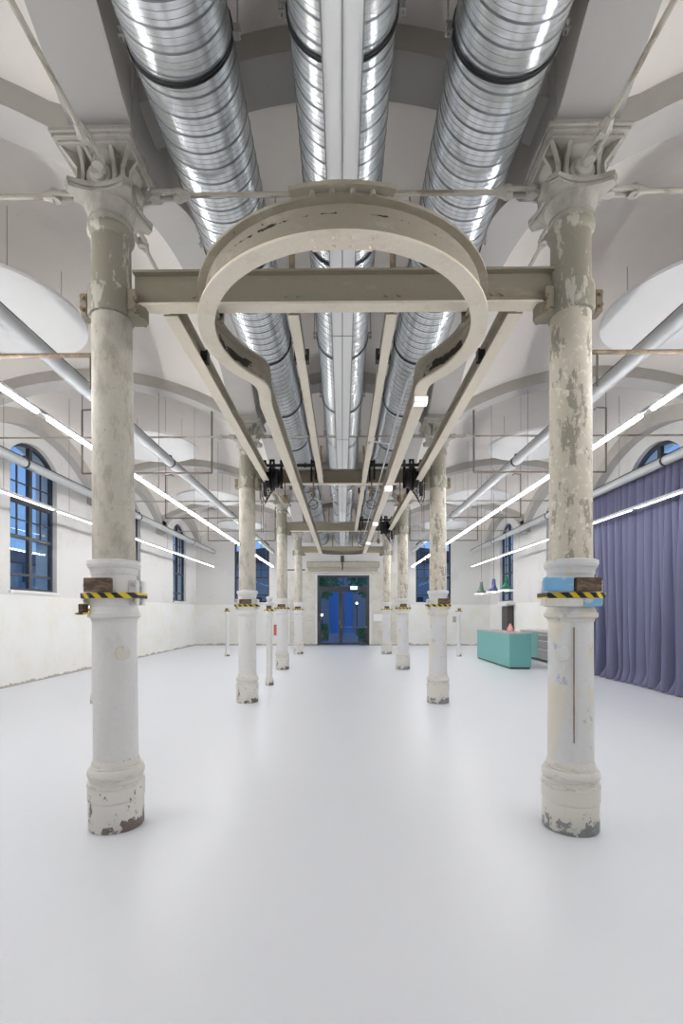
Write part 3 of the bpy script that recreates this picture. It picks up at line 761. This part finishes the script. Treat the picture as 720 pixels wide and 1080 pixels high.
# ------------------------------------------------------------ spiral ducts
def duct(x, label, y0=-2.6, y1=21.9, r=.30, zc=4.825, pitch=.114, n=40, clamp0=2.76):
    o = tag(empty('spiral_duct', (x, 0, zc)), label, 'duct', 'spiral ducts under the nave vault')
    prof = [(0, 0), (.034, .0004), (.0352, .0020), (.0382, .0020), (.0394, .0004), (.070, .0004), (.0712, .0020), (.0742, .0020), (.0754, 0), (.103, 0), (.1045, .0042), (.1125, .0042)]
    turns = int((y1 - y0) / pitch); vs = []; rows = []
    for t in range(turns):
        for dy, dr in prof: rows.append((y0 + t * pitch + dy, r + dr))
    for yy, rr in rows:
        for k_ in range(n + 1):
            a = 2 * PI * k_ / n; vs.append((rr * math.cos(a), yy + pitch * k_ / n, rr * math.sin(a)))
    N = n + 1; fs = []
    for i in range(len(rows) - 1):
        for k_ in range(n): fs.append((i * N + k_, i * N + k_ + 1, (i + 1) * N + k_ + 1, (i + 1) * N + k_))
    mb = MB().add(vs, fs, 0, True)
    mb.m = [1 if (i // n) % 12 in (1, 3, 5, 7, 9, 10, 11) else 0 for i in range(len(fs))]
    mb.build('duct_sheet', [M['duct'], M['duct_seam']], o)
    y = clamp0 - 3 * S / 3
    cl0 = None
    while y < y1 - .3:
        if y > y0 + .2:
            if cl0 is None:
                cl0 = empty('clamp'); cl0.parent = o
                pr = [(r + .003, -.014), (r + .012, -.013), (r + .012, -.004), (r + .006, -.003), (r + .006, .003), (r + .012, .004), (r + .012, .013), (r + .003, .014)]
                MB().lathe(pr, 40, cap=False).xform(Matrix.Rotation(-PI / 2, 4, 'X')).build('rubber_band', M['rubber'], cl0)
                for sx in (-1, 1):
                    MB().box(sx * (r + .01), sx * (r + .05), -.02, .02, .02, .028).box(sx * (r + .01), sx * (r + .05), -.02, .02, -.028, -.02).tube([(sx * (r + .034), 0, -.05), (sx * (r + .034), 0, .42)], .006, 6).build('threaded_rod', M['stainless'], cl0)
                c = cl0
            else:
                c = copy_tree(cl0, o)
            c.location = (0, y, 0)
        y += S / 3
    return o
duct(-.935, 'large galvanised spiral duct, leftmost of the three under the vault')
duct(0, 'galvanised spiral duct above the white trunking, middle of three', clamp0=2.66)
duct(.935, 'large galvanised spiral duct, rightmost of the three under the vault')
tr = tag(empty('cable_trunking', (0, 0, 4.36)), 'long white sheet-metal trunking below the middle duct', 'trunking')
MB().box(-.108, .108, -5.2, 21.9, 0, .055, bev=.006).build('trunking_body', M['trunk'], tr)
MB().box(-.006, .004, -5.2, 21.9, -.003, .0).box(-.108, -.1, -5.2, 21.9, -.004, 0).box(.1, .108, -5.2, 21.9, -.004, 0).build('seam', M['seam'], tr)
for y in range(-4, 22, 3): MB().box(-.112, .112, y - .004, y + .004, -.005, .058).build('joint_strip', M['seam'], tr)

# ------------------------------------------------------------ aisle lighting: tubes, lamps, hanger frames, discs
ZP, ZL, YS0, YS1 = 4.20, 3.54, -1.5, 21.6
WIRES = [-1.2, 1.3, 4.28, 6.2, 8.13, 10.1, 12.0, 15.8, 19.6]
for x, nm in ((-3.1, 'inner left aisle'), (3.1, 'inner right aisle'), (-5.74, 'outer left aisle beside the windows'), (5.74, 'outer right aisle beside the curtain')):
    o = tag(empty('service_tube', (x, 0, ZP)), 'long grey aluminium tube hung high in the %s' % nm, 'tube', 'grey service tubes')
    MB().tube([(0, YS0, 0), (0, YS1, 0)], .082, 20).build('tube', M['aluminium'], o)
    MB().box(-.03, .03, YS0, YS1, .07, .095).build('top_channel', M['dark_steel'], o)
    for y in (3.75, 8.68, 13.6, 18.5):
        MB().tube([(0, y - .025, 0), (0, y + .025, 0)], .089, 20).box(-.02, .02, y - .03, y + .03, .085, .13).build('coupling', M['rubber'], o)
    l = tag(empty('linear_lamp', (x, 0, ZL)), 'continuous lit linear lamp hung low in the %s' % nm, 'lamp', 'linear lamps')
    inner = abs(x) < 4          # the inner lamps glow all round, the outer ones only downwards
    MB().box(*((-.012, .012, YS0, YS1, .018, .05) if inner else (-.026, .026, YS0, YS1, 0, .05))).build('housing', M['aluminium'], l)
    segs = [(-1.4, .25), (.42, 4.87), (5.06, 9.53), (9.70, 14.2), (14.36, 18.85), (19.0, 21.5)]
    for a, b in segs: (MB().tube([(0, a, 0), (0, b, 0)], .020, 8) if inner else MB().box(-.022, .022, a, b, -.010, 0)).build('diffuser', M['led_in' if inner else 'led_out'], l)
    for y in WIRES:
        zt = arc(abs(x) - 4.27, 2.4, 4.72, 5.36) + .18 + Bz(((y - Y1) % S) - S / 2) - 4.70
        MB().tube([(0, y, .055), (0, y, zt - ZL)], .0045, 5).build('wire', M['wire'], l)
for i, y in enumerate((4.28, 8.13, 12.0, 15.8)):
    for sx, nm in ((-1, 'left'), (1, 'right')):
        o = tag(empty('pipe_frame', (0, y, 0)), 'thin brown pipe frame hung in the %s aisle, %s from the camera' % (nm, ords[i].replace('nearest', 'first').replace('farthest', 'fourth')), 'pipe frame', 'pipe frames')
        p = .016 if i else .02
        zt = 4.92; zb = 3.85 if i else 3.79
        xa, xb = (2.2, 4.40) if i else (4.40, 6.45)      # the first frame reaches on to the wall
        for xx in (xa, xb):
            MB().tube([(sx * xx, 0, zt), (sx * xx, 0, zb)], p, 8).build('drop_pipe', M['brown_pipe'], o)
            MB().tube([(sx * xx, 0, zt), (sx * (xx - .16), 0, zt + .01), (sx * (xx - .2), 0, zt - .03)], p * .8, 8).build('hook', M['brown_pipe'], o)
            zc = arc(xx - 4.27, 2.4, 4.72, 5.36) + .18 + Bz(((y - Y1) % S) - S / 2) - 4.70
            MB().tube([(sx * xx, 0, zt), (sx * xx, 0, zc)], .008, 6).build('wire', M['wire'], o)
        MB().tube([(sx * 2.2, 0, zb), (sx * xb, 0, zb)], p, 8).build('cross_pipe', M['rust' if i == 0 else 'brown_pipe'], o)
        if i == 0: MB().tube([(sx * 2.24, 0, zb), (sx * 2.24, 0, zb - .30)], .010, 6).build('stub_pipe', M['brown_pipe'], o)
disc0 = None
for i, yb in enumerate((Y1, Y2, Y3, Y4)):
    for sx, nm in ((-1, 'left'), (1, 'right')):
        if disc0 is None:
            d = empty('ceiling_disc')
            MB().lathe([(.985, 0), (1.0, .006), (1.0, .044), (.985, .05)], 72).build('panel', M['disc'], d)
            for q in range(4):
                a = PI / 4 + q * PI / 2; MB().tube([(.72 * math.cos(a), .72 * math.sin(a), .05), (.72 * math.cos(a), .72 * math.sin(a), .86)], .004, 5).build('wire', M['wire'], d)
                MB().lathe([(.016, .05), (.012, .075)], 10, .72 * math.cos(a), .72 * math.sin(a)).build('wire_grip', M['dark_steel'], d)
            disc0 = d
        else: d = copy_tree(disc0)
        d.location = (sx * AX, yb + S / 2 - .05, 5.06)
        tag(d, 'round white acoustic disc hung in the %s aisle, %s from the camera' % (nm, ords[i].replace('nearest', 'first').replace('farthest', 'fourth')), 'ceiling disc', 'round acoustic discs')

# ------------------------------------------------------------ hoisting gear on the beams
def hoist_gear(y, sx, label_gear, label_hook, label_shaft):
    g = tag(empty('pulley_gear', (sx * 1.15, y - .10, 0)), label_gear, 'hoist', 'black hoisting gear')
    for x in (-.13, .14):
        MB().box(x - .022, x + .022, -.05, -.01, 3.42 if x * sx > 0 else 3.55, 4.02, bev=.005).build('side_plate', M['black_iron'], g)
    MB().box(-.055, -.02, -.05, .0, 3.88, 4.03).box(.0, .03, -.05, .0, 3.88, 4.03).box(-.055, .03, -.05, .0, 4.0, 4.03).build('yoke', M['black_iron'], g)
    MB().lathe([(.20, -.03), (.20, -.018), (.17, 0), (.20, .018), (.20, .03)], 28).xform(Matrix.Translation((-.01, -.03, 3.72)) @ Matrix.Rotation(PI / 2, 4, 'Y')).build('pulley_wheel', M['black_iron'], g)
    MB().lathe([(.10, -.12), (.155, -.10), (.155, .10), (.10, .12)], 20).xform(Matrix.Translation((-.01, -.03, 3.72)) @ Matrix.Rotation(PI / 2, 4, 'Y')).build('drum', M['black_iron'], g)
    for i in range(5):
        x = sx * (.03 + i * .028); dp = .25 + .05 * i
        MB().tube([(x - .07, -.06, 3.70), (x - .06, -.07, 3.70 - dp * .7), (x, -.075, 3.70 - dp), (x + .05, -.07, 3.70 - dp * .7), (x + .06, -.06, 3.72)], .009, 6).build('cable', M['cable'], g)
    MB().tube([(-sx * .20, -.05, 3.9), (-sx * .20, -.05, 3.30)], .012, 6).lathe([(.02, 3.30), (.05, 3.34), (.05, 3.40), (.02, 3.44)], 10, -sx * .20, -.05).build('hanging_weight', M['rust'], g)
    for dx in (.16, .19):
        MB().tube([(sx * dx, -.03, 3.6), (sx * (dx + .005), -.03, 2.82)], .006, 5).build('pull_cord', M['rust'], g)
    s = tag(empty('line_shaft', (sx * .86, y - .16, 3.925)), label_shaft, 'shaft')
    MB().tube([(-.42, 0, 0), (.42, 0, 0)], .026, 10).build('shaft', M['black_iron'], s)
    for x in (-.40, -.02, .25, .40): MB().tube([(x - .015, 0, 0), (x + .015, 0, 0)], .042, 12).build('collar', M['black_iron'], s)
    h = tag(empty('hook_hanger', (sx * .48, y - .13, 0)), label_hook, 'hook')
    MB().box(-.045, -.015, -.03, .03, 3.66, 4.02).box(.03, .06, -.03, .03, 3.70, 4.02).box(-.045, .06, -.03, .03, 3.97, 4.0).build('bracket', M['black_iron'], h)
    MB().tube([(0, 0, 3.75), (0, 0, 3.36)], .012, 8).build('stem', M['rust'], h)
    MB().box(-.06, .06, -.02, .02, 3.53, 3.56).box(-.04, .04, -.035, .035, 3.42, 3.47, bev=.005).box(-.015, .015, -.02, .02, 3.38, 3.53).build('block', M['rust'], h)
    MB().tube([(.075 * math.cos(t * PI / 10), 0, 3.285 + .075 * math.sin(t * PI / 10)) for t in range(20)], .008, 6, closed=True).build('ring', M['dark_steel'], h)
hoist_gear(Y2, -1, 'black pulley gear on the second cross beam beside its left column', 'brown hook block with ring on second beam, left of trunking', 'black shaft along the second cross beam, left half')
hoist_gear(Y2, 1, 'black pulley gear on the second cross beam beside its right column', 'brown hook block with ring on second beam, right of trunking', 'black shaft along the second cross beam, right half')
hoist_gear(Y3, 1, 'black pulley gear on the third cross beam, right side', 'hook block hanging from the third cross beam', 'black shaft along the third cross beam')
# conduit and small lamps on the right-hand rail
cd = tag(empty('rail_conduit', (.60, 0, 3.60)), 'thin white conduit running along the right monorail', 'conduit')
MB().tube([(.06, 4.25, .06), (0, 4.5, .04), (0, Y2 - .2, .04), (0, 13.2, .04)], .011, 8).build('pipe', M['white_paint'], cd)
MB().tube([(-.25, 6.1, .06), (0, 6.15, .04)], .010, 8).tube([(-.26, 6.1, .02), (-.26, 6.1, .12)], .02, 8).build('branch', M['white_paint'], cd)
for i, y in enumerate((4.30, 7.35, 10.3, 13.2)):
    e = tag(empty('rail_lamp', (.70, y, 3.36)), 'small white box lamp under the right monorail, %s from the camera' % ords[i].replace('nearest', 'first').replace('farthest', 'fourth'), 'lamp', 'small lamps under the right monorail')
    MB().box(-.062, .062, 0, .08, .008, .064, bev=.006).build('housing', M['white_paint'], e)
    MB().box(-.056, .056, .004, .076, .0, .008).box(-.056, .056, -.004, 0, .014, .058).build('lens', M['lamp_glow'], e)

# ------------------------------------------------------------ curtain
cu = tag(empty('curtain', (6.15, 0, 0)), 'tall lavender-grey pleated curtain along the right wall', 'curtain')
cy0, cy1, NY, NZ = 5.4, 12.25, 680, 34
vs = []; fs = []
fr = random.Random(3)
ph = 0; phase = []
for i in range(NY + 1):
    yy = cy0 + (cy1 - cy0) * i / NY
    phase.append(yy * 2 * PI / .235 + 1.6 * math.sin(yy * 2.1) + 1.1 * math.sin(yy * 4.7 + 1))
for i in range(NY + 1):
    yy = cy0 + (cy1 - cy0) * i / NY
    for j in range(NZ + 1):
        t = j / NZ; z = 4.26 * (1 - t) + .015 * t
        amp = (.115 + .03 * t) * (.72 + .28 * math.sin(yy * 2.9 + .7))
        w1 = math.sin(phase[i] + .55 * math.sin(3 * t + yy)); w2 = math.sin(phase[i] * .5 + 2.0 * t + 1.3 * math.sin(yy * 1.7))
        w1 = math.copysign(abs(w1) ** .8, w1); x = amp * w1 * (1 - .25 * t) + .085 * t * w2
        if t > .93: x -= .10 * ((t - .93) / .07) ** 1.5 * (1 + .8 * w2)
        yv = yy + .05 * math.cos(phase[i]) * (1 - .3 * t) + .03 * t * math.sin(yy * 3 + 4 * t)
        vs.append((x, yv, z))
for i in range(NY):
    for j in range(NZ): fs.append((i * (NZ + 1) + j, (i + 1) * (NZ + 1) + j, (i + 1) * (NZ + 1) + j + 1, i * (NZ + 1) + j + 1))
MB().add(vs, fs, 0, True).build('fabric', M['curtain'], cu)
MB().box(-.03, .03, cy0, cy1 + .1, 4.27, 4.32).build('curtain_track', M['dark_steel'], cu)
for i in range(12):
    y = cy0 + .3 + i * .58; MB().box(.0, .55, y - .012, y + .012, 4.32, 4.345).build('track_bracket', M['dark_steel'], cu)

# ------------------------------------------------------------ kitchen corner
isl = tag(empty('kitchen_island', (4.42, 12.85, 0)), 'teal kitchen island with thin grey worktop', 'kitchen island')
MB().box(.02, .55, .02, 3.05, 0, .05).build('plinth', M['dark_steel'], isl)
MB().box(0, .02, 0, 3.07, .05, .92).build('side_panel', M['teal'], isl)
MB().box(.02, .57, 0, .02, .05, .92).build('end_panel', M['teal'], isl)
MB().box(.02, .57, .02, 3.07, .05, .92).build('carcass', M['teal'], isl)
MB().box(-.01, .59, -.01, 3.09, .92, .95, bev=.004).build('worktop', M['counter_top'], isl)
bc = tag(empty('back_counter', (6.05, 12.6, 0)), 'back counter by the right wall with stainless drawers and sink tap', 'counter')
MB().box(0, .62, 0, 3.9, .08, .88).build('carcass', M['counter_top'], bc)
for i, (a, b, mm) in enumerate(((.02, 1.18, 'stainless'), (1.20, 2.38, 'stainless'), (2.40, 3.10, 'teal'), (3.12, 3.86, 'teal'))):
    if mm == 'stainless':
        for z0, z1 in ((.12, .42), (.44, .68), (.70, .86)):
            d = MB().box(-.02, 0, a, b, z0, z1).build('drawer', M[mm], bc); MB().box(-.045, -.02, a + .04, b - .04, z1 - .045, z1 - .025).build('handle', M['white_paint'], d)
    else:
        d = MB().box(-.02, 0, a, b, .10, .87).build('door', M[mm], bc)
MB().box(-.03, .64, -.02, 3.92, .88, .92, bev=.004).build('worktop', M['counter_top'], bc)
MB().tube([(.40, .9, .92), (.40, .9, 1.22), (.36, .9, 1.28), (.28, .9, 1.28), (.24, .9, 1.22)], .014, 8).build('tap', M['stainless'], bc)
MB().tube([(.40, 1.15, .92), (.40, 1.15, 1.18)], .012, 8).build('soap_pump', M['stainless'], bc)
fan = tag(empty('table_lamp', (6.30, 14.75, .92)), 'small round blue-grey lamp standing on the back counter', 'lamp')
MB().lathe([(.07, 0), (.07, .015), (.02, .02)], 16).build('base', M['dark_steel'], fan)
MB().tube([(0, 0, .02), (0, 0, .30)], .012, 8).build('stem', M['stainless'], fan)
MB().lathe([(.02, -.04), (.10, -.03), (.11, 0), (.10, .02), (.03, .025)], 20).xform(Matrix.Translation((0, -.02, .38)) @ Matrix.Rotation(PI / 2 - .2, 4, 'X')).build('head', M['blue_shade'], fan)
pk = tag(empty('pink_carafe', (4.80, 13.9, .95)), 'small pink carafe standing on the teal island', 'carafe')
MB().lathe([(.06, 0), (.085, .03), (.085, .09), (.05, .15), (.03, .20), (.035, .23)], 18).build('body', M['pink'], pk)
MB().tube([(.08, 0, .05), (.13, 0, .08), (.12, 0, .14), (.05, 0, .16)], .01, 6).build('handle', M['pink'], pk)
for i, (y, mm, nm) in enumerate(((15.9, 'grey_green_shade', 'dull green'), (14.6, 'blue_shade', 'dark blue'), (13.5, 'green_shade', 'bright green'))):
    x = 4.55
    p = tag(empty('pendant_lamp', (x, y, 2.10)), '%s enamel pendant lamp over the teal island' % nm, 'lamp', 'pendant lamps over the island')
    MB().lathe([(.045, .40), (.05, .34), (.06, .24), (.075, .17), (.10, .12), (.18, .06), (.205, .04)], 24, cap=False).lathe([(.0, .42), (.05, .40)], 24, cap=False).build('shade', M[mm], p)
    MB().lathe([(.205, .04), (.235, .0), (.228, .0), (.198, .04)], 24, cap=False).build('rim', M['white_paint'], p)
    MB().lathe([(.10, .045), (.11, .025), (.06, .005)], 16).build('bulb', M['pendant_glow'], p)
    MB().tube([(0, 0, .42), (0, 0, arc(x - 4.27, 2.4, 4.72, 5.36) + .18 + Bz(((y - Y1) % S) - S / 2) - 4.70 - 2.10)], .005, 5).build('cord', M['cable'], p)
dd = tag(empty('wall_cabinet', (WX - .02, 19.3, 0)), 'dark tall cupboard under the far right window', 'cupboard')
MB().box(-.22, .0, -.35, .35, 0, 1.75, bev=.01).build('body', M['dark_door'], dd)
MB().box(-.24, -.22, -.33, .33, .05, 1.72).build('door', M['dark_door'], dd)
MB().box(-.34, .0, -.55, .55, 1.80, 1.88, bev=.01).build('top_shelf', M['white_paint'], dd)
tag(MB().box(5.02, 5.18, YEND - .03, YEND, 1.05, 1.32, bev=.005).build('switch_box', M['counter_top']), 'small grey switch box on the end wall, right aisle', 'switch box')

# ------------------------------------------------------------ outside the windows
tag(MB().box(-60, 60, YEND + .55, 70, -.25, -.05).build('yard', M['paving']), 'grey yard paving seen through the glazed door', kind='structure')
tag(MB().box(-60, -WX - .55, -20, YEND + .5, -.25, -.05).build('side_yard', M['paving']), 'grey yard paving outside the left windows', kind='structure')
def building(name, label, x0, x1, y0, y1, h, rows, face, gate=None):
    b = tag(empty(name, ((x0 + x1) / 2, (y0 + y1) / 2, -.05)), label, 'building')
    hx, hy = (x1 - x0) / 2, (y1 - y0) / 2
    MB().box(-hx, hx, -hy, hy, 0, h).build('walls', M['facade'], b)
    MB().add([(-hx - .3, -hy - .3, h), (hx + .3, -hy - .3, h), (hx + .3, hy + .3, h), (-hx - .3, hy + .3, h), (0, -hy * .6, h + 2.2), (0, hy * .6, h + 2.2)],
             [(0, 1, 4), (1, 2, 5, 4), (2, 3, 5), (3, 0, 4, 5), (0, 3, 2, 1)]).build('roof', M['roof'], b)
    n = int((2 * hy if face == 'x' else 2 * hx) / 3)
    for r in range(rows):
        for i in range(n):
            z0 = 1.2 + r * 3.0
            if face == 'x': u = -hy + 1.5 + 3 * i; w = MB().box(hx, hx + .05, u - .5, u + .5, z0, z0 + 1.5)
            else: u = -hx + 1.5 + 3 * i; w = MB().box(u - .5, u + .5, -hy - .05, -hy, z0, z0 + 1.5)
            if gate and r == 0 and abs(u - gate) < 3: continue
            wo_ = w.build('window', M['frame'], b)
    return b
building('neighbour_house', 'dim grey house with dark roof outside the left windows', -40, -28, 2, 80, 5.8, 2, 'x')
bb = building('yard_house', 'dim grey house across the yard seen through the door', -14, 14, 36, 44, 5.2, 1, 'y', gate=.5)
for x0, x1 in ((-.95, -.25), (.15, .75)):
    MB().box(x0, x1, -4.12, -4.0, 0, 3.2).build('blue_gate', M['blue_door'], bb)
def tree(x, y, h, r, label, seed):
    t = tag(empty('yard_tree', (x, y, -.05)), label, 'tree', 'trees in the yard')
    MB().tube([(0, 0, 0), (.05, 0, h * .4), (.0, .05, h * .75)], [.14, .10, .05], 8).build('trunk', M['bark'], t)
    rr = random.Random(seed); mb = MB()
    for i in range(900):
        a, b, c = rr.gauss(0, 1), rr.gauss(0, 1), rr.gauss(0, 1); L = math.sqrt(a * a + b * b + c * c) + 1e-6
        q = r * rr.random() ** .4; p = Vector((a / L * q, b / L * q, h * .68 + c / L * q * .85))
        d1 = Vector((rr.gauss(0, 1), rr.gauss(0, 1), rr.gauss(0, 1))).normalized(); d2 = d1.orthogonal().normalized(); s = .10 + rr.random() * .10
        mb.add([p + d1 * s, p + d2 * s * .5, p - d1 * s, p - d2 * s * .5], [(0, 1, 2, 3)])
    cr = mb.build('crown', M['leaf'], t); cr['kind'] = 'stuff'
tree(-1.5, 29.5, 5.2, 1.5, 'leafy green tree left of the view through the door', 1)
tree(2.0, 31, 5.6, 1.7, 'leafy green tree right of the view through the door', 2)
for i, (x, y, z) in enumerate(((-1.15, 27.0, 1.35), (.95, 32, 2.1))):
    lp = tag(empty('yard_lamp', (x, y, -.05)), ('short globe lamp in the yard, seen through the left door leaf', 'taller globe lamp in the yard, seen through the right door leaf')[i], 'lamp', 'yard lamps')
    MB().tube([(0, 0, 0), (0, 0, z)], .03, 8).build('pole', M['dark_steel'], lp)
    MB().lathe([(.02, z), (.055, z + .02), (.065, z + .065), (.055, z + .11), (.02, z + .13)], 14).build('globe', M['pendant_glow'], lp)

def hedge(x, y, w, h, label, seed):
    t = tag(empty('hedge', (x, y, -.05)), label, 'hedge', 'hedges in the yard')
    rr = random.Random(seed); mb = MB()
    for i in range(1100):
        p = Vector((rr.uniform(-w, w), rr.uniform(-.35, .35), h * rr.random() ** .7))
        d1 = Vector((rr.gauss(0, 1), rr.gauss(0, 1), rr.gauss(0, 1))).normalized(); d2 = d1.orthogonal().normalized(); q = .05 + rr.random() * .07
        mb.add([p + d1 * q, p + d2 * q * .6, p - d1 * q, p - d2 * q * .6], [(0, 1, 2, 3)])
    o = mb.build('leaves', M['leaf'], t); o['kind'] = 'stuff'
    for k_ in range(5): MB().tube([(-w + w * k_ / 2, 0, 0), (-w + w * k_ / 2 + .05, 0, h * .7)], .02, 6).build('stem', M['bark'], t)
hedge(-1.55, 26.5, .75, .9, 'low green hedge seen through the left door leaf', 5)
hedge(1.45, 25.6, .6, .7, 'low green hedge seen through the right door leaf', 6)
